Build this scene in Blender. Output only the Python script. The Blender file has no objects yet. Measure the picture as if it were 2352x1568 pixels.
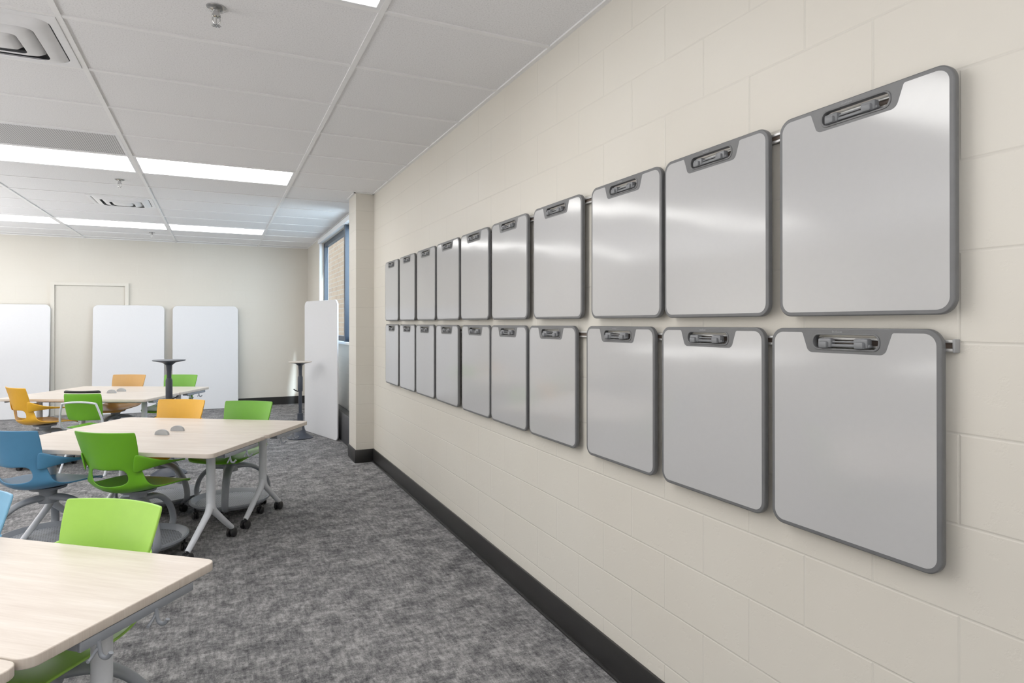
import bpy, bmesh, math, random
from mathutils import Matrix, Vector
random.seed(4)
ZOOM = None
scene = bpy.context.scene
COL = scene.collection
scene.view_settings.view_transform = 'Standard'
scene.view_settings.look = 'None'
scene.view_settings.exposure = 0.0
scene.view_settings.gamma = 1.12

# ------------------------------------------------------------ materials
MATS = {}
def _new(name):
    m = bpy.data.materials.new(name); m.use_nodes = True
    nt = m.node_tree
    b = nt.nodes['Principled BSDF']
    return m, nt, b
def srgb(r, g, b):
    f = lambda c: (c/255/12.92) if c/255 <= 0.04045 else ((c/255+0.055)/1.055)**2.4
    return (f(r), f(g), f(b), 1)
def N(nt, t, **kw):
    n = nt.nodes.new(t)
    for k, v in kw.items():
        setattr(n, k, v)
    return n
def coords(nt, scale=(1,1,1), loc=(0,0,0), rot=(0,0,0)):
    tc = N(nt, 'ShaderNodeTexCoord'); mp = N(nt, 'ShaderNodeMapping')
    mp.inputs['Scale'].default_value = scale; mp.inputs['Location'].default_value = loc
    mp.inputs['Rotation'].default_value = rot
    nt.links.new(tc.outputs['Object'], mp.inputs['Vector'])
    return mp.outputs['Vector']
def noise(nt, vec, scale=5, detail=3, rough=0.5):
    n = N(nt, 'ShaderNodeTexNoise'); n.inputs['Scale'].default_value = scale
    n.inputs['Detail'].default_value = detail; n.inputs['Roughness'].default_value = rough
    nt.links.new(vec, n.inputs['Vector']); return n.outputs['Fac']
def ramp(nt, fac, stops):
    r = N(nt, 'ShaderNodeValToRGB'); e = r.color_ramp.elements
    while len(e) < len(stops): e.new(0.5)
    for el, (p, c) in zip(e, stops):
        el.position = p; el.color = c
    nt.links.new(fac, r.inputs['Fac']); return r.outputs['Color']
def mixc(nt, fac, a, b, mode='MIX'):
    m = N(nt, 'ShaderNodeMix', data_type='RGBA', blend_type=mode)
    def put(s, v):
        if isinstance(v, bpy.types.NodeSocket): nt.links.new(v, s)
        else: s.default_value = v
    ins = [i for i in m.inputs if i.enabled]
    put(ins[0], fac); put(ins[1], a); put(ins[2], b)
    return [o for o in m.outputs if o.enabled][0]
def wsum(nt, pairs):
    prev = None
    for s, w_ in pairs:
        n = N(nt, 'ShaderNodeMath', operation='MULTIPLY_ADD'); nt.links.new(s, n.inputs[0]); n.inputs[1].default_value = w_
        if prev is None: n.inputs[2].default_value = 0
        else: nt.links.new(prev, n.inputs[2])
        prev = n.outputs[0]
    return prev
def bump(nt, b, h, strength=0.3, dist=0.01, normal=None):
    n = N(nt, 'ShaderNodeBump'); n.inputs['Strength'].default_value = strength
    n.inputs['Distance'].default_value = dist
    nt.links.new(h, n.inputs['Height'])
    if normal: nt.links.new(normal, n.inputs['Normal'])
    if b: nt.links.new(n.outputs['Normal'], b.inputs['Normal'])
    return n.outputs['Normal']

def plain(name, col, rough=0.5, metal=0.0, var=0.06, nscale=30, bumps=0.0):
    if name in MATS: return MATS[name]
    m, nt, b = _new(name)
    v = coords(nt); f = noise(nt, v, nscale, 3)
    c2 = tuple(max(0, x*(1-var)) for x in col[:3])+(1,)
    c1 = tuple(min(1, x*(1+var)) for x in col[:3])+(1,)
    nt.links.new(ramp(nt, f, [(0.3, c2), (0.7, c1)]), b.inputs['Base Color'])
    b.inputs['Roughness'].default_value = rough; b.inputs['Metallic'].default_value = metal
    if bumps: bump(nt, b, f, bumps, 0.002)
    MATS[name] = m; return m

def block_wall(name, axis, jb=0.26, mort=(204, 200, 191)):
    m, nt, b = _new(name)
    tc = N(nt, 'ShaderNodeTexCoord'); sx = N(nt, 'ShaderNodeSeparateXYZ'); cx = N(nt, 'ShaderNodeCombineXYZ')
    nt.links.new(tc.outputs['Object'], sx.inputs[0])
    nt.links.new(sx.outputs[axis], cx.inputs['X']); nt.links.new(sx.outputs['Z'], cx.inputs['Y'])
    mp = N(nt, 'ShaderNodeMapping'); mp.inputs['Location'].default_value = (-0.80 + 0.386*40, 0, 0)
    nt.links.new(cx.outputs[0], mp.inputs['Vector'])
    br = N(nt, 'ShaderNodeTexBrick'); br.offset = 0.5; br.offset_frequency = 2
    br.inputs['Scale'].default_value = 1.0; br.inputs['Brick Width'].default_value = 0.386
    br.inputs['Row Height'].default_value = 0.1925; br.inputs['Mortar Size'].default_value = 0.0042
    br.inputs['Mortar Smooth'].default_value = 0.8
    nt.links.new(mp.outputs[0], br.inputs['Vector'])
    base = srgb(210, 206, 197); dk = srgb(207, 202, 192)
    f1 = noise(nt, tc.outputs['Object'], 1.2, 2)
    c = ramp(nt, f1, [(0.35, dk), (0.65, base)])
    nt.links.new(mixc(nt, br.outputs['Fac'], c, srgb(*mort)), b.inputs['Base Color'])
    b.inputs['Roughness'].default_value = 0.45
    inv = N(nt, 'ShaderNodeMath', operation='SUBTRACT'); inv.inputs[0].default_value = 1
    nt.links.new(br.outputs['Fac'], inv.inputs[1])
    nrm = bump(nt, None, inv.outputs[0], jb, 0.006)
    f2 = noise(nt, tc.outputs['Object'], 28, 5, 0.65)
    pit = ramp(nt, f2, [(0.28, (0,0,0,1)), (0.42, (1,1,1,1))])
    bump(nt, b, pit, 0.15, 0.003, nrm)
    return m

def carpet_mat():
    m, nt, b = _new('mottled_gray_carpet')
    vc = coords(nt)
    P = noise(nt, coords(nt, (1, 1, 1)), 8.5, 3, 0.6)
    A = noise(nt, coords(nt, (22, 44, 1)), 1.0, 5, 0.72)
    B = noise(nt, coords(nt, (58, 16, 1), (3, 8, 0)), 1.0, 5, 0.72)
    P2 = noise(nt, coords(nt, (1, 1, 1), (9, 4, 0)), 1.6, 2, 0.5)
    F = noise(nt, vc, 150, 2, 0.6)
    s = wsum(nt, [(P, .25), (A, .24), (B, .30), (P2, .07), (F, .14)])
    col = ramp(nt, s, [(0.40, srgb(56,56,58)), (0.465, srgb(92,92,94)), (0.51, srgb(117,116,117)), (0.585, srgb(156,155,155))])
    nt.links.new(col, b.inputs['Base Color']); b.inputs['Roughness'].default_value = 0.9
    b.inputs['Specular IOR Level'].default_value = 0.2
    bump(nt, b, F, 0.3, 0.003)
    return m

def ceiling_mat():
    m, nt, b = _new('acoustic_tile')
    v = coords(nt); f = noise(nt, v, 150, 4, 0.7)
    nt.links.new(ramp(nt, f, [(0.32, srgb(202,202,204)), (0.46, srgb(225,225,227)), (0.7, srgb(233,233,235))]), b.inputs['Base Color'])
    b.inputs['Roughness'].default_value = 0.95
    bump(nt, b, f, 0.25, 0.002)
    return m

def wood_mat():
    m, nt, b = _new('pale_birch_laminate')
    v = coords(nt, (1.2, 14, 1)); f = noise(nt, v, 2.2, 6, 0.6)
    v2 = coords(nt, (4, 120, 1)); g = noise(nt, v2, 2.0, 3)
    c = ramp(nt, f, [(0.3, srgb(193,180,168)), (0.55, srgb(205,194,183)), (0.75, srgb(214,206,197))])
    c2 = mixc(nt, 0.2, c, ramp(nt, g, [(0.35, srgb(186,172,158)), (0.65, srgb(219,210,200))]))
    nt.links.new(c2, b.inputs['Base Color']); b.inputs['Roughness'].default_value = 0.38
    return m

def whiteboard_mat(name='whiteboard_surface', c=(179,179,180), rough=0.11, wob=0.10, ior=1.6):
    m, nt, b = _new(name)
    v = coords(nt); f = noise(nt, v, 3.5, 1); g = noise(nt, v, 60, 2)
    cc = srgb(*c); c2 = tuple(x*0.985 for x in cc[:3])+(1,)
    nt.links.new(ramp(nt, g, [(0.3, c2), (0.7, cc)]), b.inputs['Base Color'])
    b.inputs['Roughness'].default_value = rough; b.inputs['IOR'].default_value = ior
    bump(nt, b, f, wob, 0.02)
    return m

def emis(name, col, s):
    m, nt, b = _new(name)
    v = coords(nt); f = noise(nt, v, 400, 2)
    nt.links.new(ramp(nt, f, [(0.2, tuple(x*0.97 for x in col[:3])+(1,)), (0.8, col)]), b.inputs['Emission Color'])
    b.inputs['Emission Strength'].default_value = s
    b.inputs['Base Color'].default_value = (0.9, 0.9, 0.9, 1)
    return m

def perforated(name, c_a, c_b, scale, thr=0.5):
    m, nt, b = _new(name)
    v = coords(nt, (scale, scale, 0.0001)); 
    vo = N(nt, 'ShaderNodeTexVoronoi'); vo.inputs['Scale'].default_value = 1; vo.inputs['Randomness'].default_value = 0
    nt.links.new(v, vo.inputs['Vector'])
    nt.links.new(ramp(nt, vo.outputs['Distance'], [(thr-0.03, c_b), (thr+0.03, c_a)]), b.inputs['Base Color'])
    b.inputs['Roughness'].default_value = 0.5
    return m

M_WALLY = block_wall('painted_block_a', 'Y')
M_WALLX = block_wall('painted_block_b', 'X', 0.09, (208, 204, 194))
M_CARPET = carpet_mat(); M_CEIL = ceiling_mat(); M_WOOD = wood_mat()
M_WB = whiteboard_mat()
M_PANEL = whiteboard_mat('porcelain_panel', (216,217,221), 0.3, 0.02, 1.45)
M_FRAME = plain('gray_board_frame', srgb(94,95,97), 0.42)
M_CLIP = plain('gray_clip', srgb(112,114,118), 0.4)
M_RAIL = plain('brushed_aluminum', (0.52,0.52,0.52,1), 0.45, 0.8)
M_BROWN = plain('rail_inner', srgb(96,84,76), 0.5)
M_BASEB = plain('black_rubber', srgb(25,24,24), 0.42)
M_GRID = plain('white_tbar', srgb(230,230,231), 0.45, var=0.02)
M_WHITE = plain('white_metal', srgb(226,227,230), 0.4, var=0.02)
M_CAP = plain('light_gray_cap', srgb(140,141,143), 0.4, var=0.02)
M_LEG = plain('silver_gray_paint', srgb(206,210,217), 0.38, var=0.02)
M_BASE = plain('gray_plastic', srgb(134,139,147), 0.45, var=0.03)
M_TRAY = perforated('perforated_tray', srgb(130,135,143), srgb(64,66,70), 55, 0.30)
M_BLACK = plain('black_plastic', srgb(22,22,25), 0.45)
M_CHROME = plain('chrome', (0.5,0.5,0.5,1), 0.2, 1.0)
M_NAVY = plain('dark_slate_plastic', srgb(50,56,68), 0.45)
M_LENS = emis('light_lens', (1.0, 0.985, 0.965, 1), 8.0)
M_GREEN = plain('green_plastic', srgb(96,164,24), 0.36, var=0.02)
M_LIME = plain('lime_plastic', srgb(152,202,80), 0.36, var=0.02)
M_BLUE = plain('blue_plastic', srgb(72,132,174), 0.36, var=0.02)
M_LBLUE = plain('light_blue_plastic', srgb(110,165,200), 0.36, var=0.02)
M_YEL = plain('amber_plastic', srgb(224,166,36), 0.36, var=0.02)
M_YEL2 = plain('dark_amber_plastic', srgb(196,148,78), 0.36, var=0.02)
M_BLUEFR = plain('blue_window_frame', srgb(34,46,62), 0.4)
M_DOOR = plain('cream_door_paint', srgb(203,199,190), 0.5, var=0.01)
M_DFRAME = plain('cream_frame_paint', srgb(211,207,198), 0.5, var=0.01)
M_GRILLE = perforated('grille', srgb(205,205,207), srgb(105,105,107), 70, 0.36)
M_HEAT = plain('dark_heater', srgb(48,48,52), 0.5)
M_VDARK = plain('duct_dark', srgb(80,81,83), 0.8)

def glass_mat():
    m, nt, b = _new('window_glass')
    out = nt.nodes['Material Output']; nt.nodes.remove(b)
    t = N(nt, 'ShaderNodeBsdfTransparent'); t.inputs[0].default_value = (0.93, 0.97, 1, 1)
    g = N(nt, 'ShaderNodeBsdfGlossy'); g.inputs['Roughness'].default_value = 0.02
    mx = N(nt, 'ShaderNodeMixShader'); mx.inputs[0].default_value = 0.04
    nt.links.new(t.outputs[0], mx.inputs[1]); nt.links.new(g.outputs[0], mx.inputs[2])
    nt.links.new(mx.outputs[0], out.inputs['Surface']); return m
M_GLASS = glass_mat()
def brick_ext():
    m, nt, b = _new('tan_brick')
    tc = N(nt, 'ShaderNodeTexCoord'); sx = N(nt, 'ShaderNodeSeparateXYZ'); cx = N(nt, 'ShaderNodeCombineXYZ')
    ad = N(nt, 'ShaderNodeMath', operation='ADD')
    nt.links.new(tc.outputs['Object'], sx.inputs[0]); nt.links.new(sx.outputs['Y'], ad.inputs[0]); nt.links.new(sx.outputs['X'], ad.inputs[1])
    nt.links.new(ad.outputs[0], cx.inputs['X']); nt.links.new(sx.outputs['Z'], cx.inputs['Y'])
    br = N(nt, 'ShaderNodeTexBrick'); br.inputs['Scale'].default_value = 1; br.inputs['Brick Width'].default_value = 0.4
    br.inputs['Row Height'].default_value = 0.14; br.inputs['Mortar Size'].default_value = 0.010
    br.inputs['Color1'].default_value = srgb(152,118,88); br.inputs['Color2'].default_value = srgb(138,104,76)
    br.inputs['Mortar'].default_value = srgb(150,132,114)
    nt.links.new(cx.outputs[0], br.inputs['Vector']); nt.links.new(br.outputs['Color'], b.inputs['Base Color'])
    b.inputs['Roughness'].default_value = 0.9
    return m
M_BRICK = brick_ext()

# ------------------------------------------------------------ mesh helpers
def eval_mesh(data_or_obj, name='m'):
    o = data_or_obj
    tmp = None
    if not isinstance(o, bpy.types.Object):
        tmp = bpy.data.objects.new('tmp', o); COL.objects.link(tmp); o = tmp
    dg = bpy.context.evaluated_depsgraph_get(); dg.update()
    me = bpy.data.meshes.new_from_object(o.evaluated_get(dg), depsgraph=dg)
    me.name = name
    if tmp: bpy.data.objects.remove(tmp)
    return me
def smooth(me, ang=35):
    me.shade_smooth()
    try: me.set_sharp_from_angle(angle=math.radians(ang))
    except Exception: pass
    return me
def fillet(pts, n=6):
    out = []
    L = len(pts)
    for i in range(L):
        x, y, r = pts[i]; p = Vector((x, y)); a = Vector(pts[i-1][:2]); c = Vector(pts[(i+1) % L][:2])
        if r <= 0: out.append((x, y)); continue
        d1 = (a-p).normalized(); d2 = (c-p).normalized()
        th = math.acos(max(-1, min(1, d1.dot(d2))))
        t = min(r/math.tan(th/2), (a-p).length*0.499, (c-p).length*0.499); r2 = t*math.tan(th/2)
        ce = p + (d1+d2).normalized()*(r2/math.sin(th/2))
        s = p+d1*t-ce; e = p+d2*t-ce
        a0 = math.atan2(s.y, s.x); a1 = math.atan2(e.y, e.x); da = (a1-a0+math.pi) % (2*math.pi)-math.pi
        for k in range(n+1):
            an = a0+da*k/n; out.append((ce.x+r2*math.cos(an), ce.y+r2*math.sin(an)))
    return out
def slab(loops, z0, z1, bev=0.0, res=2):
    cu = bpy.data.curves.new('c', 'CURVE'); cu.dimensions = '2D'; cu.fill_mode = 'BOTH'
    for lp in loops:
        s = cu.splines.new('POLY'); s.points.add(len(lp)-1); s.use_cyclic_u = True
        for k, (x, y) in enumerate(lp): s.points[k].co = (x, y, 0, 1)
    cu.extrude = max((z1-z0)/2-bev, 0.00005); cu.bevel_depth = bev; cu.bevel_resolution = res; cu.offset = -bev
    me = eval_mesh(cu); me.transform(Matrix.Translation((0, 0, (z0+z1)/2)))
    return smooth(me)
def tube(pts, r, cyclic=False, kind='NURBS', res=4, radii=None):
    cu = bpy.data.curves.new('c', 'CURVE'); cu.dimensions = '3D'; cu.bevel_depth = r; cu.bevel_resolution = res
    cu.use_fill_caps = True; cu.resolution_u = 6
    s = cu.splines.new(kind); s.points.add(len(pts)-1); s.use_cyclic_u = cyclic
    for k, p in enumerate(pts):
        s.points[k].co = (*p, 1)
        if radii: s.points[k].radius = radii[k]
    if kind == 'NURBS': s.order_u = 3; s.use_endpoint_u = not cyclic
    return smooth(eval_mesh(cu), 50)
def box(x0, x1, y0, y1, z0, z1, bev=0.0, seg=2):
    bm = bmesh.new(); bmesh.ops.create_cube(bm, size=1)
    for v in bm.verts:
        v.co = Vector((x0+(v.co.x+.5)*(x1-x0), y0+(v.co.y+.5)*(y1-y0), z0+(v.co.z+.5)*(z1-z0)))
    if bev: bmesh.ops.bevel(bm, geom=bm.edges[:], offset=bev, segments=seg, affect='EDGES', profile=0.5)
    me = bpy.data.meshes.new('b'); bm.to_mesh(me); bm.free()
    if bev: smooth(me)
    return me
def lathe(prof, seg=32):
    bm = bmesh.new(); rings = []
    for r, z in prof:
        if r < 1e-5: rings.append([bm.verts.new((0, 0, z))])
        else: rings.append([bm.verts.new((r*math.cos(2*math.pi*k/seg), r*math.sin(2*math.pi*k/seg), z)) for k in range(seg)])
    for a, b in zip(rings, rings[1:]):
        for k in range(seg):
            k2 = (k+1) % seg
            if len(a) == 1 and len(b) == 1: continue
            if len(a) == 1: bm.faces.new((a[0], b[k], b[k2]))
            elif len(b) == 1: bm.faces.new((a[k], b[0], a[k2]))
            else: bm.faces.new((a[k], b[k], b[k2], a[k2]))
    bmesh.ops.recalc_face_normals(bm, faces=bm.faces[:])
    me = bpy.data.meshes.new('l'); bm.to_mesh(me); bm.free(); return smooth(me, 40)
def merge(items):
    bm = bmesh.new()
    for it in items:
        me, mx = it if isinstance(it, tuple) else (it, None)
        t = me.copy()
        if mx is not None: t.transform(mx)
        bm.from_mesh(t); bpy.data.meshes.remove(t)
    out = bpy.data.meshes.new('j'); bm.to_mesh(out); bm.free(); return smooth(out, 40)
T = lambda x, y, z: Matrix.Translation((x, y, z))
R = lambda a, ax: Matrix.Rotation(math.radians(a), 4, ax)
def sheet(grid, thick, sub=2, skip=None):
    bm = bmesh.new(); vs = [[bm.verts.new(p) for p in row] for row in grid]
    for i in range(len(grid)-1):
        for j in range(len(grid[0])-1):
            if skip and skip(i, j): continue
            bm.faces.new((vs[i][j], vs[i][j+1], vs[i+1][j+1], vs[i+1][j]))
    for v in [v for v in bm.verts if not v.link_faces]: bm.verts.remove(v)
    me = bpy.data.meshes.new('s'); bm.to_mesh(me); bm.free()
    o = bpy.data.objects.new('tmp', me); COL.objects.link(o)
    so = o.modifiers.new('s', 'SOLIDIFY'); so.thickness = thick; so.offset = 0
    su = o.modifiers.new('u', 'SUBSURF'); su.levels = sub; su.render_levels = sub
    r = eval_mesh(o); bpy.data.objects.remove(o); r.shade_smooth(); return r

def setm(me, mat):
    me.materials.clear(); me.materials.append(mat); return me
def top_empty(name, label, cat, mx, group=None):
    o = bpy.data.objects.new(name, None); o.empty_display_size = 0.1
    COL.objects.link(o); o.matrix_world = mx
    o['label'] = label; o['category'] = cat
    if group: o['group'] = group
    return o
def part(name, me, parent, mx=None, label=None, mat=None):
    if mat is not None and (len(me.materials) == 0 or me.materials[0] != mat):
        if len(me.materials) and me.users: me = me.copy()
        setm(me, mat)
    o = bpy.data.objects.new(name, me); COL.objects.link(o); o.parent = parent
    if mx is not None: o.matrix_local = mx
    if label: o['label'] = label
    return o
def struct(name, me, mat, label=None):
    setm(me, mat); o = bpy.data.objects.new(name, me); COL.objects.link(o); o['kind'] = 'structure'
    if label: o['label'] = label
    return o
def things(name, me, mat, label, cat, group=None, mx=None):
    setm(me, mat); o = bpy.data.objects.new(name, me); COL.objects.link(o)
    if mx is not None: o.matrix_world = mx
    o['label'] = label; o['category'] = cat
    if group: o['group'] = group
    return o

# ------------------------------------------------------------ room
W = 1.42; FY = 11.37; H = 2.68; XL = -5.6; YB = -3.6
struct('floor', box(XL-.1, W+.1, YB-.1, FY+.1, -0.1, 0), M_CARPET, 'mottled gray carpet floor')
struct('ceiling', box(XL-.1, W+.1, YB-.1, FY+.1, H, H+.1), M_CEIL, 'white acoustic tile drop ceiling')
WY0, WY1, WZ0, WZ1 = 6.95, 9.78, 1.16, 2.58
wall_r = merge([box(W, W+.1, YB, WY0, 0, H), box(W, W+.1, WY1, FY+.1, 0, H), box(W, W+.1, WY0, WY1, 0, WZ0), box(W, W+.1, WY0, WY1, WZ1, H),
                box(1.24, W, 6.286, 6.64, 0, H)])
struct('wall_right', wall_r, M_WALLY, 'cream painted concrete block wall with pilaster')
struct('wall_far', box(XL, W, FY, FY+.1, 0, H), M_WALLX, 'cream painted concrete block wall')
struct('wall_left', box(XL-.1, XL, YB, FY+.1, 0, H), M_WALLY, 'cream painted block wall')
struct('wall_back', box(XL, W, YB-.1, YB, 0, H), M_WALLX, 'cream painted block wall')
bh = 0.13; bt = 0.012
struct('baseboard_right', merge([box(W-bt, W, YB, 6.286, 0, bh, .003), box(W-bt-.012, W, YB, 6.286, 0, .012, .003),
    box(1.24-bt, W, 6.286-bt, 6.286, 0, bh, .003), box(1.24-bt, 1.24, 6.286, 6.65, 0, bh, .003)]), M_BASEB, 'black rubber cove base')
struct('baseboard_far', merge([box(XL, -2.30, FY-bt, FY, 0, bh), box(-1.2, W, FY-bt, FY, 0, bh)]), M_BASEB, 'black rubber cove base')
mains = [0.615-1.22*k for k in range(0, 6)]
cross = [2.579+0.61*k for k in range(-10, 15)]
g = [box(x-.012, x+.012, YB, FY, H-.007, H) for x in mains] + [box(XL, W, y-.012, y+.012, H-.006, H) for y in cross if YB < y < FY]
struct('trim_1', merge(g), M_GRID, 'white metal suspended ceiling grid')
struct('trim_2', merge([box(W-.022, W, YB, 6.286, H-.008, H), box(W-.022, W, 6.64, FY, H-.008, H), box(XL, W, FY-.022, FY, H-.008, H),
    box(1.218, W, 6.264, 6.286, H-.008, H), box(1.218, 1.24, 6.264, 6.66, H-.008, H)]), M_GRID, 'white wall angle')
struct('door_1', box(-2.195, -1.305, FY-.008, FY, 0.01, 1.95), M_DOOR, 'cream painted flush door')
struct('trim_3', merge([box(-2.25, -2.20, FY-.035, FY, 0, 1.955), box(-1.30, -1.25, FY-.035, FY, 0, 1.955), box(-2.25, -1.25, FY-.035, FY, 1.955, 2.0)]), M_DFRAME, 'cream painted door frame')
# window
fr = []
xw0, xw1 = W+.03, W+.085
fr += [box(xw0, xw1, WY0, WY0+.06, WZ0, WZ1), box(xw0, xw1, WY1-.07, WY1, WZ0, WZ1), box(xw0, xw1, WY0, WY1, WZ0, WZ0+.06), box(xw0, xw1, WY0, WY1, WZ1-.06, WZ1)]
fr += [box(W-.025, xw1, 7.72, 7.80, WZ0, WZ1)]
win = struct('window_1', merge(fr), M_BLUEFR, 'window with dark blue metal frame')
gp = part('glass_pane', box(W+.055, W+.059, WY0+.06, WY1-.07, WZ0+.06, WZ1-.06), win, mat=M_GLASS, label='clear glass')
struct('trim_4', merge([box(W-.03, W, WY1, WY1+.06, WZ0, WZ1), box(W-.05, W, WY0-.1, WY1+.06, WZ1, WZ1+.06, .004), box(W-.05, W+.03, WY0, WY1, WZ0-.03, WZ0, .004)]), M_WHITE, 'white window trim and shade housing')
ht = top_empty('baseboard_heater', 'dark metal wall heater under the blue framed window', 'heater', T(1.36, 8.3, 0))
part('heater_cabinet', box(-.04, .058, -1.6, 1.6, 0.0, .34, .006), ht, mat=M_HEAT)
part('top_grille', box(-.03, .05, -1.58, 1.58, .34, .346), ht, mat=M_BLACK)
things('brick_building', merge([box(3.35, 9, 17, 22, -.5, 4.0), box(3.25, 9, 16.9, 17, 3.7, 4.1)]), M_BRICK, 'tan brick building seen outside the window', 'building')
things('paved_yard', box(1.7, 12.0, 0, 40, -.6, -.5), plain('pavement', srgb(130,130,128), 0.9), 'gray pavement outside the window', 'pavement')

# ------------------------------------------------------------ ceiling fixtures
def troffer(x0, y0):
    x1 = x0+1.22; y1 = y0+.61; a = .018
    e = top_empty('ceiling_light', 'rectangular white flat panel ceiling light, lit', 'ceiling light', T((x0+x1)/2, (y0+y1)/2, H), 'recessed ceiling light panels')
    hx = .61-.012; hy = .305-.012
    frm = slab([[(-hx, -hy), (hx, -hy), (hx, hy), (-hx, hy)], [(-hx+a, -hy+a), (hx-a, -hy+a), (hx-a, hy-a), (-hx+a, hy-a)]], -.006, 0)
    part('light_frame', frm, e, mat=M_WHITE)
    part('light_lens', box(-hx+a, hx-a, -hy+a, hy-a, -.003, 0), e, mat=M_LENS)
xm = [0.615-1.22, 0.615-2.44, 0.615-3.66, 0.615-4.88]
for y0 in (9.289, 5.629, 1.969, -1.691):
    for x0 in (xm if y0 > 2 else xm[:3]):
        troffer(x0, y0)

def vent(cx, cy, hs=.292, nring=3):
    e = top_empty('ceiling_air_vent', 'square white stepped ceiling air diffuser', 'air vent', T(cx, cy, H), 'square ceiling air diffusers')
    def sq(h, r): return fillet([(-h, -h, r), (h, -h, r), (h, h, r), (-h, h, r)], 5)
    part('vent_frame', slab([sq(hs, .002), sq(hs-.035, .06)], -.010, 0, .002), e, mat=M_WHITE)
    part('duct_opening', box(-hs+.04, hs-.04, -hs+.04, hs-.04, -.003, 0), e, mat=M_VDARK)
    hh = hs-.042
    for k in range(nring):
        h0 = hh-.075*k; h1 = h0-.063
        bm = bmesh.new(); rows = []
        for (h, z) in ((h0, -.006-.006*k), (h0-.014, -.018-.008*k), (h0-.036, -.027-.008*k), (h1, -.030-.008*k)):
            rows.append([bm.verts.new((x, y, z)) for x, y in sq(h, min(.04, h*.25))])
        for a, b in zip(rows, rows[1:]):
            n = len(a)
            for q in range(n): bm.faces.new((a[q], a[(q+1) % n], b[(q+1) % n], b[q]))
        if k == nring-1: bm.faces.new(rows[-1])
        me = bpy.data.meshes.new('r'); bm.to_mesh(me); bm.free()
        part('vent_louver', smooth(me, 50), e, mat=M_WHITE)
vent(-.605-.305, 3.189+.305+.0)
vent(-.605-.305, 7.459+.305)
gr = top_empty('return_air_grille', 'white perforated return air grille panel', 'air vent', T(-1.215, 5.324, H))
part('grille_frame', slab([[(-.598, -.293), (.598, -.293), (.598, .293), (-.598, .293)], [(-.58, -.275), (.58, -.275), (.58, .275), (-.58, .275)]], -.008, 0), gr, mat=M_WHITE)
part('grille_mesh', box(-.58, .58, -.275, .275, -.005, 0), gr, mat=M_GRILLE)

esc = lathe([(0, 0), (.042, 0), (.042, -.004), (.034, -.010), (.016, -.014), (0, -.014)], 28)
spb = merge([lathe([(0, -.012), (.013, -.012), (.013, -.03), (.018, -.032), (.018, -.04), (.009, -.042), (0, -.042)], 20),
             tube([(.012, 0, -.04), (.017, 0, -.055), (.008, 0, -.07), (0, 0, -.073)], .0028), tube([(-.012, 0, -.04), (-.017, 0, -.055), (-.008, 0, -.07), (0, 0, -.073)], .0028),
             lathe([(0, -.042), (.003, -.043), (.003, -.07), (0, -.07)], 10)])
dfl = merge([lathe([(0, -.073), (.006, -.073), (.006, -.078), (0, -.078)], 12)] + [(box(.003, .019, -.0026, .0026, -.079, -.0775), R(45*k, 'Z')) for k in range(8)])
setm(esc, M_CHROME); setm(spb, M_CHROME); setm(dfl, M_CHROME)
for (x, y) in ((-.005, 2.84), (-.80, 6.62), (-.85, 10.3)):
    e = top_empty('fire_sprinkler', 'chrome pendent fire sprinkler head on ceiling tile', 'sprinkler', T(x, y, H) @ Matrix.Scale(.95, 4), 'ceiling sprinkler heads')
    part('escutcheon', esc, e); part('sprinkler_body', spb, e); part('deflector', dfl, e)

# ------------------------------------------------------------ wall whiteboards
bw, bhh = .449, .528
hw, hh = bw/2, bhh/2; bd = .0105
TK = .016
outer = fillet([(-hw, -hh, .036), (hw, -hh, .036), (hw, hh, .036), (-hw, hh, .036)], 8)
sc = -.003; sy = hh-.0345; sl = .087; sh = .0175
hole = fillet([(sc-sl, sy-sh+.002, .015), (sc+sl, sy-sh+.002, .015), (sc+sl, sy+sh, .015), (sc-sl, sy+sh, .015)], 6)
body = slab([outer, hole], 0, TK, .003, 2)
surf = slab([fillet([(-hw+bd, -hh+bd, .027), (hw-bd, -hh+bd, .027), (hw-bd, hh-bd, .027), (.118, hh-bd, .006), (.100, hh-.062, .018),
                     (-.106, hh-.062, .018), (-.124, hh-bd, .006), (-hw+bd, hh-bd, .027)], 7)], TK-.001, TK+.0004)
lip = slab([fillet([(sc-sl-.005, sy-sh-.003, .018), (sc+sl+.005, sy-sh-.003, .018), (sc+sl+.005, sy+sh+.004, .018), (sc-sl-.005, sy+sh+.004, .018)], 6),
            hole], TK-.002, TK+.002, .0015, 1)
clip = merge([(box(-.019, .019, -.012, .012, 0, .019, .005), None), (box(-.012, .012, -.013, .004, .012, .027, .004), None)])
bar = merge([box(-.070, .062, -.010, -.002, .004, .017, .003), box(-.060, .055, .001, .005, .006, .014, .001)])
setm(body, M_FRAME); setm(surf, M_WB); setm(lip, M_FRAME); setm(clip, M_CLIP); setm(bar, M_CLIP)
BR = Matrix(((0, 0, -1, 0), (-1, 0, 0, 0), (0, 1, 0, 0), (0, 0, 0, 1)))
fc = bpy.data.curves.new('t', 'FONT'); fc.body = 'Steelcase'; fc.size = .0075; fc.align_x = 'CENTER'; fc.extrude = .0002
txt = eval_mesh(fc); setm(txt, plain('light_gray_print', srgb(150,151,153), .5))
up = [5.448, 4.95, 4.447, 3.964, 3.484, 2.995, 2.483, 1.963, 1.498, 1.012]
lo = [5.44, 4.95, 4.469, 3.980, 3.467, 3.003, 2.53, 2.0, 1.512, 1.038]
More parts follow.
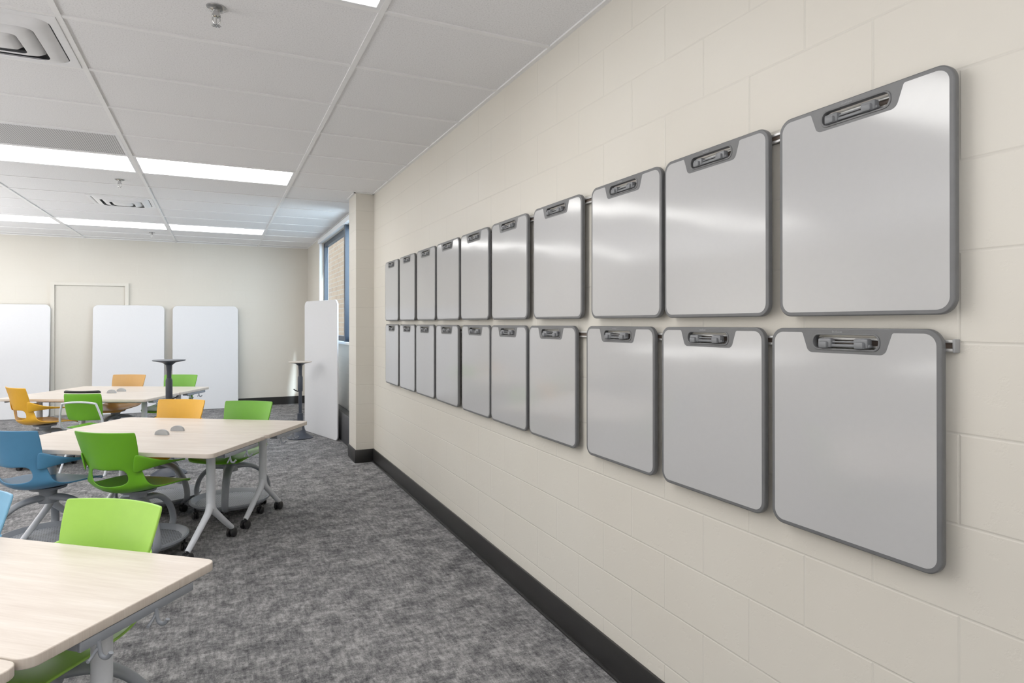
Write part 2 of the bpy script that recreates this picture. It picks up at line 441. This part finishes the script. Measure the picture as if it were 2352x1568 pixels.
for zc, ys, gname in ((1.671, up, 'whiteboards on the upper wall rail'), (1.1125, lo, 'whiteboards on the lower wall rail')):
    for i, y in enumerate(ys):
        lab = 'gray framed portable whiteboard hanging on upper wall rail' if zc > 1.4 else 'gray framed portable whiteboard hanging on lower wall rail'
        tilt = random.uniform(-.3, .3)
        e = top_empty('handheld_whiteboard', lab, 'whiteboard', T(1.400, y, zc) @ BR @ R(tilt*.5, 'Z'), gname)
        part('board_frame', body, e); part('writing_surface', surf, e, label='glossy off-white dry-erase surface'); part('slot_rim', lip, e)
        s = random.uniform(-.006, .006)
        part('hanger_clip', clip, e, T(sc-.058+s, sy-.002, .001)); part('hanger_clip', clip, e, T(sc+.040+s, sy-.002, .001))
        part('clip_bar', bar, e, T(sc+s, sy-.002, 0))
        if i >= 7: part('lettering', txt, e, T(sc-.02, hh-.0110, TK+.0002))
for z, nm in ((1.903, 'upper'), (1.341, 'lower')):
    e = top_empty('whiteboard_rail', 'slim aluminum wall rail behind the '+nm+' whiteboards', 'wall rail', T(1.41, 3.2, z), 'aluminum whiteboard rails')
    y0 = .797-3.2 if nm == 'lower' else .86-3.2
    part('rail_channel', merge([box(-.006, .010, y0+.005, 2.5, .006, .0125, .001), box(-.006, .010, y0+.005, 2.5, -.0125, -.006, .001), box(.004, .010, y0+.005, 2.5, -.0125, .0125)]), e, mat=M_RAIL)
    part('rail_groove', box(.001, .005, y0+.005, 2.5, -.006, .006), e, mat=M_BROWN)
    part('end_cap', box(-.009, .010, y0, y0+.006, -.0145, .0145, .002), e, mat=M_CAP)
    part('end_cap', box(-.009, .010, 2.49, 2.51, -.0145, .0145, .002), e, mat=M_CAP)

# ------------------------------------------------------------ tables
TL, TD, TZ = 1.49, .605, .65
ttop = slab([fillet([(-TL/2, -TD/2, .035), (TL/2, -TD/2, .035), (TL/2, TD/2, .035), (-TL/2, TD/2, .035)], 6)], TZ-.026, TZ, .003, 2)
setm(ttop, M_WOOD)
def leg_mesh():
    return merge([lathe([(0, .25), (.026, .25), (.026, TZ-.03), (0, TZ-.03)], 24),
        box(-.06, .06, -.20, .20, TZ-.04, TZ-.0265, .003),
        tube([(0, 0, .30), (0, .012, .24), (0, .06, .20), (0, .17, .105), (0, .225, .062)], .019, radii=[1.2, 1.2, 1.0, .95, .85]),
        tube([(0, 0, .30), (0, -.012, .24), (0, -.06, .20), (0, -.17, .105), (0, -.225, .062)], .019, radii=[1.2, 1.2, 1.0, .95, .85]),
        ])
tleg = setm(leg_mesh(), M_LEG)
wheel = lathe([(0, -.010), (.024, -.010), (.029, -.006), (.029, .006), (.024, .010), (0, .010)], 24)
tcast = merge([(wheel, T(-.015, 0, .029) @ R(90, 'Y')), (wheel, T(.015, 0, .029) @ R(90, 'Y')), (lathe([(0, .02), (.008, .02), (.008, .07), (0, .07)], 12), None), box(-.008, .008, -.02, .02, .028, .056, .004)])
setm(tcast, M_BLACK)
tbeam = setm(box(-TL/2+.2, TL/2-.2, -.02, .02, TZ-.07, TZ-.04, .004), M_LEG)
def hook_rail():
    b = [box(-.008, .004, -.17, .20, TZ-.052, TZ-.027, .003), box(-.05, .002, -.17, -.15, TZ-.05, TZ-.0265, .002), box(-.05, .002, .12, .14, TZ-.05, TZ-.0265, .002)]
    return merge(b)
trail = setm(hook_rail(), M_BASE)
hk = setm(merge([tube([(0, 0, TZ-.045), (.003, 0, TZ-.07), (.01, 0, TZ-.085), (.03, 0, TZ-.085), (.038, 0, TZ-.07)], .0055), tube([(0, .0, TZ-.06), (.0, -.02, TZ-.078), (.006, -.035, TZ-.08)], .004)]), M_BASE)
grip = slab([[(.048*math.cos(a), .036*math.sin(a)**.8 if 0 < a < math.pi-.001 else 0) for a in [math.pi*k/16 for k in range(17)]]], -.009, .009, .002, 2)
grip.transform(R(90, 'X')); setm(grip, plain('grip_gray', srgb(160,162,164), .45))
def table(cx, cy, ang, lab, inset=.2, flip=False, grp='light wood classroom tables'):
    e = top_empty('classroom_table', lab, 'table', T(cx, cy, 0) @ R(ang, 'Z'), grp)
    part('tabletop', ttop, e, label='pale birch laminate top with rounded corners')
    for sx in (-1, 1):
        lx = sx*(TL/2-inset)
        l = part('leg', tleg, e, T(lx, 0, 0), 'silver gray post leg with forked foot')
        part('caster', tcast, l, T(0, .225, 0), 'black twin wheel caster'); part('caster', tcast, l, T(0, -.225, 0), 'black twin wheel caster')
    part('support_beam', tbeam, e)
    for sx in (-1, 1):
        r = part('hook_rail', trail, e, T(sx*(TL/2-.004), 0, 0) @ R(0 if sx > 0 else 180, 'Z'), 'gray rail with bag hooks')
        part('bag_hook', hk, r, T(.003, -.12, 0)); part('bag_hook', hk, r, T(.003, .06, 0))
    s = 1 if flip else -1
    part('table_grip', grip, e, T(.05, s*(TD/2-.075), TZ), 'gray half-round grip')
def table_pair(ax, ay, ang, labs, inset=.2):
    a = math.radians(ang); xd = Vector((math.cos(a), math.sin(a))); yd = Vector((-xd.y, xd.x))
    c = Vector((ax, ay))
    for k in range(2):
        p = c - xd*(TL/2) + yd*(TD/2 + k*(TD+.006))
        table(p.x, p.y, ang, labs[k], inset, flip=(k == 0))
table_pair(-.032, 3.913, 147.5-180, ['pale wood flip-top table beside green and blue chairs', 'pale wood table joined to another, orange chair behind it'])
table_pair(-.633, 6.986, 153-180, ['pale wood table beside an amber chair and a green chair', 'pale wood table joined to another near leaning panels'])
a1 = math.radians(-39); xd = Vector((math.cos(a1), math.sin(a1))); yd = Vector((-xd.y, xd.x))
c1 = Vector((0.0, 2.166)) - yd*(2*TD+.006)
table_pair(c1.x, c1.y, -39, ['pale wood table joined to another along its side', 'pale wood table with a lime green chair tucked under'], inset=.12)

# ------------------------------------------------------------ swivel chairs
rows = [(.238, .398, .180, -.03, .004), (.225, .412, .205, -.03, .006), (.16, .420, .222, 0, .012), (.05, .418, .228, 0, .022), (-.06, .408, .225, 0, .035),
        (-.15, .408, .215, .02, .050), (-.205, .430, .203, .05, .052), (-.232, .466, .186, .075, .040), (-.248, .560, .172, .075, .01), (-.256, .61, .176, .06, 0),
        (-.264, .66, .188, .055, 0), (-.276, .72, .194, .05, 0), (-.287, .764, .197, .046, 0), (-.290, .776, .196, .046, 0), (-.291, .781, .190, .044, 0)]
ts = [-1, -.97, -.85, -.66, -.3, 0, .3, .66, .85, .97, 1]
grid = [[(w*t, y+wr*t*t, z+lf*t*t) for t in ts] for (y, z, w, wr, lf) in rows]
shell = sheet(grid, .009, 2, skip=lambda i, j: i in (7,) and 3 <= j <= 6)
arm_pts = [((.150, -.215, .535), (.172, -.228, .665)), ((.188, -.185, .555), (.206, -.195, .640)), ((.226, -.12, .568), (.258, -.125, .606)),
           ((.233, -.03, .572), (.290, -.03, .588)), ((.232, .03, .571), (.288, .03, .581)), ((.238, .062, .568), (.278, .062, .574))]
def arm(sgn):
    g = []
    for a, b in arm_pts:
        a = Vector(a); b = Vector(b); m = (a+b)/2
        g.append([(sgn*p.x, p.y, p.z) for p in (a, m, b)])
    return sheet(g, .011, 2)
armL, armR = arm(-1), arm(1)
ccol = setm(lathe([(0, .402), (.10, .400), (.095, .385), (.05, .375), (.042, .34), (.05, .325), (.05, .30), (0, .30)], 28), M_BASE)
bl = tube([(.0, 0, .33), (.07, 0, .335), (.17, 0, .315), (.255, 0, .245), (.295, 0, .15), (.282, 0, .085), (.25, 0, .075)], .0135, radii=[1.6, 1.5, 1.2, 1.05, 1, 1, .9])
bl.transform(Matrix.Diagonal((1, 1.7, 1, 1))); setm(bl, M_BASE)
tray = setm(lathe([(0, .080), (.225, .080), (.235, .083)], 48), M_TRAY)
rim = setm(lathe([(.228, .078), (.235, .086), (.262, .108), (.272, .106), (.272, .094), (.245, .070), (.228, .072), (.228, .078)], 48), M_BASE)
wheel2 = lathe([(0, -.008), (.020, -.008), (.025, -.005), (.025, .005), (.020, .008), (0, .008)], 20)
cc = setm(merge([(wheel2, T(-.011, 0, .025) @ R(90, 'Y')), (wheel2, T(.011, 0, .025) @ R(90, 'Y')), (lathe([(0, .02), (.007, .02), (.007, .078), (0, .078)], 10), None), box(-.006, .006, -.02, .018, .022, .05, .004)]), M_BLACK)
shells = {}
def chair(x, y, face, mat, lab, base_rot=0):
    e = top_empty('swivel_chair', lab, 'chair', T(x, y, 0) @ R(face-90, 'Z'), 'molded plastic swivel chairs')
    if mat.name not in shells:
        shells[mat.name] = [setm(m.copy(), mat) for m in (shell, armL, armR)]
    s, l, r = shells[mat.name]
    part('seat_shell', s, e, label='one-piece curved plastic seat and back'); part('armrest', l, e); part('armrest', r, e)
    part('swivel_column', ccol, e)
    b = R(base_rot, 'Z')
    for k in range(3): part('base_leg', bl, e, b @ R(90+120*k, 'Z'), 'gray curved leg')
    part('storage_tray', tray, e, label='perforated gray tray'); part('tray_rim', rim, e)
    for k in range(6): part('caster', cc, e, b @ R(60*k+30, 'Z') @ T(.248, 0, 0), 'black caster')
chair(-.43, 4.35, 54, M_GREEN, 'bright green plastic swivel chair pulled up to wood table')
chair(-.935, 4.66, 54, M_BLUE, 'blue plastic swivel chair pulled up to wood table', 40)
chair(.085, 5.07, 237, M_GREEN, 'green plastic swivel chair under the shared wood table', 25)
chair(-.385, 5.40, 239, M_YEL, 'orange-yellow plastic swivel chair under the shared wood table', 70)
chair(-.475, 2.31, 231, M_LIME, 'lime green plastic swivel chair tucked under wood table', 10)
chair(-.965, 2.70, 231, M_LBLUE, 'light blue plastic swivel chair tucked under wood table')
chair(-1.53, 7.50, 35, M_YEL, 'amber plastic swivel chair turned sideways at wood table', 15)
chair(-1.05, 8.36, 243, M_YEL2, 'tan-orange plastic swivel chair beyond the wood table')
chair(-.50, 8.09, 243, M_GREEN, 'green plastic swivel chair beyond the wood table', 50)

# ------------------------------------------------------------ tubular chair
def tubular_chair(x, y, face):
    e = top_empty('stacking_chair', 'green chair with silver tube frame and black top edge', 'chair', T(x, y, 0) @ R(face-90, 'Z'))
    tt = (-1, -.9, -.4, 0, .4, .9, 1)
    bg = [[(w*t, yy+.04*t*t, z) for t in tt] for (yy, z, w) in ((-.20, .50, .14), (-.205, .52, .16), (-.22, .62, .17), (-.235, .70, .172), (-.24, .75, .168))]
    part('backrest', sheet(bg, .01), e, mat=M_GREEN)
    part('top_cover', sheet([[(w*t, yy+.04*t*t, z) for t in tt] for (yy, z, w) in ((-.238, .752, .168), (-.242, .768, .166), (-.238, .775, .15))], .014), e, mat=M_BLACK, label='black padded top edge')
    sg = [[(w*t, yy, z+.012*t*t) for t in tt] for (yy, z, w) in ((-.17, .425, .16), (-.15, .42, .18), (0, .41, .19), (.16, .415, .185), (.19, .405, .16))]
    part('seat', sheet(sg, .012), e, mat=M_GREEN)
    for s in (-1, 1):
        part('frame_tube', tube([(s*.19, .17, .0), (s*.195, .16, .38), (s*.195, .12, .405), (s*.195, -.10, .40), (s*.195, -.20, .43), (s*.185, -.235, .56), (s*.15, -.25, .66)], .009), e, mat=M_LEG, label='silver tube')
        part('leg', tube([(s*.195, .02, .40), (s*.20, -.12, .20), (s*.205, -.22, 0)], .009), e, mat=M_LEG)
    part('cross_tube', tube([(-.195, .0, .398), (.195, .0, .398)], .008, kind='POLY'), e, mat=M_LEG)
    part('back_tube', tube([(-.15, -.25, .66), (-.09, -.262, .675), (.09, -.262, .675), (.15, -.25, .66)], .009), e, mat=M_LEG)
tubular_chair(-1.03, 7.0, 66)

# ------------------------------------------------------------ perch stools
def stool(x, y, z, lab, rot=0, topm=None):
    e = top_empty('perch_stool', lab, 'stool', T(x, y, 0) @ R(rot, 'Z'), 'tall round-topped perch stools')
    part('base', lathe([(0, 0), (.145, 0), (.15, .008), (.12, .028), (.07, .06), (.045, .13), (.036, .22), (.034, .30), (0, .30)], 36), e, mat=M_NAVY, label='dark flared pedestal base')
    part('pole', lathe([(0, .25), (.020, .25), (.020, z-.10), (0, z-.10)], 20), e, mat=M_NAVY)
    part('pole_sleeve', lathe([(0, z-.36), (.027, z-.36), (.029, z-.34), (.029, z-.19), (.022, z-.17), (0, z-.17)], 20), e, mat=M_NAVY)
    part('seat_support', lathe([(0, z-.10), (.021, z-.10), (.025, z-.050), (.055, z-.026), (.11, z-.014), (.128, z-.010), (0, z-.010)], 32), e, mat=M_NAVY)
    part('seat', lathe([(0, z-.010), (.132, z-.010), (.138, z-.004), (.134, z), (0, z+.001)], 40), e, mat=topm or M_WOOD, label='thin round top')
    part('lever', tube([(-.02, 0, z-.36), (-.06, 0, z-.35), (-.075, .01, z-.33)], .007), e, mat=M_BLACK)
stool(.903, 7.95, .922, 'dark pedestal stool with pale round top beside standing whiteboard', 0)
stool(-.405, 6.56, 1.05, 'raised dark pedestal stool with round top beside wood table', 180, plain('slate_top', srgb(70,76,86), .4))

# ------------------------------------------------------------ freestanding white panels
pw, ph = .95, 1.66
pan = setm(slab([fillet([(-pw/2, 0, .05), (pw/2, 0, .05), (pw/2, ph, .07), (-pw/2, ph, .07)], 8)], -.009, .009, .003, 2), M_PANEL)
pan.transform(R(90, 'X'))
def wpanel(x, y, rot, lean, lab):
    things('freestanding_whiteboard', pan, M_PANEL, lab, 'whiteboard', 'tall rounded freestanding whiteboards', T(x, y, 0.003) @ R(rot, 'Z') @ R(lean, 'X'))
for xc in (-.172, -1.237, -2.715):
    wpanel(xc, 11.20, 0, -4.0, 'tall white rounded-corner board leaning on block wall' if xc > -1.2 else ('tall white rounded-corner board leaning over the door edge' if xc > -2 else 'tall white rounded-corner board leaning next to the door'))
wpanel(1.15, 8.0, math.degrees(math.atan2(8.47-7.53, 1.02-1.282)), 0, 'tall white rounded-corner board standing by the window')

# ------------------------------------------------------------ light
w = bpy.data.worlds.new('World'); scene.world = w; w.use_nodes = True
nt = w.node_tree; bg = nt.nodes['Background']
sky = nt.nodes.new('ShaderNodeTexSky'); sky.sky_type = 'HOSEK_WILKIE'; sky.turbidity = 3
sky.sun_direction = Vector((.1, -.85, .55)).normalized()
mx = nt.nodes.new('ShaderNodeMix'); mx.data_type = 'RGBA'
ii = [i for i in mx.inputs if i.enabled]; ii[0].default_value = .6
nt.links.new(sky.outputs[0], ii[1]); ii[2].default_value = (.72, .88, 1.0, 1)
nt.links.new([o for o in mx.outputs if o.enabled][0], bg.inputs['Color']); bg.inputs['Strength'].default_value = 5.0
sl_ = bpy.data.lights.new('sun', 'SUN'); sl_.energy = 5; sl_.angle = .03; sl_.color = (.85, .95, 1)
so = bpy.data.objects.new('sun', sl_); COL.objects.link(so)
so.rotation_euler = Vector((-.2, 1.87, -1.15)).to_track_quat('-Z', 'Y').to_euler(); so.location = (3, -5, 8)
# added cool area lamp outside the window, brightens the far wall
dl = bpy.data.lights.new('window_fill', 'AREA'); dl.shape = 'RECTANGLE'; dl.size = 1.3; dl.size_y = 1.2; dl.energy = 45; dl.color = (.78, .92, 1)
do = bpy.data.objects.new('window_fill', dl); COL.objects.link(do); do.location = (2.05, 7.4, 2.15)
do.rotation_euler = Vector((-.42, .86, -.28)).to_track_quat('-Z', 'Y').to_euler()
# added lamps out of frame, aimed up to brighten the ceiling
def ceiling_fill(x, y, z, sx, sy, pw_):
    l = bpy.data.lights.new('ceiling_fill_lamp', 'AREA'); l.shape = 'RECTANGLE'; l.size = sx; l.size_y = sy; l.energy = pw_; l.color = (1, .99, .98)
    o = bpy.data.objects.new('ceiling_fill_lamp', l); COL.objects.link(o); o.location = (x, y, z); o.rotation_euler = (math.pi, 0, 0)
ceiling_fill(-1.2, -1.3, .9, 3.0, 1.6, 92)
ceiling_fill(-4.3, 3.0, .9, 1.8, 2.5, 125)
ceiling_fill(-4.5, 8.0, .9, 1.4, 3.5, 165)

cam = bpy.data.cameras.new('camera'); cam.sensor_width = 36; cam.lens = 1441/2352*36; cam.shift_y = -43/2352
cam.clip_start = .02
co = bpy.data.objects.new('camera', cam); COL.objects.link(co)
co.location = (0, 0, 1.39); co.rotation_euler = (math.radians(90), 0, math.radians(-25.13))
if ZOOM:
    zx, zy, k = ZOOM; cam.lens *= k; cam.shift_x = k*(zx-1176)/2352; cam.shift_y = k*(741-zy)/2352
scene.camera = co
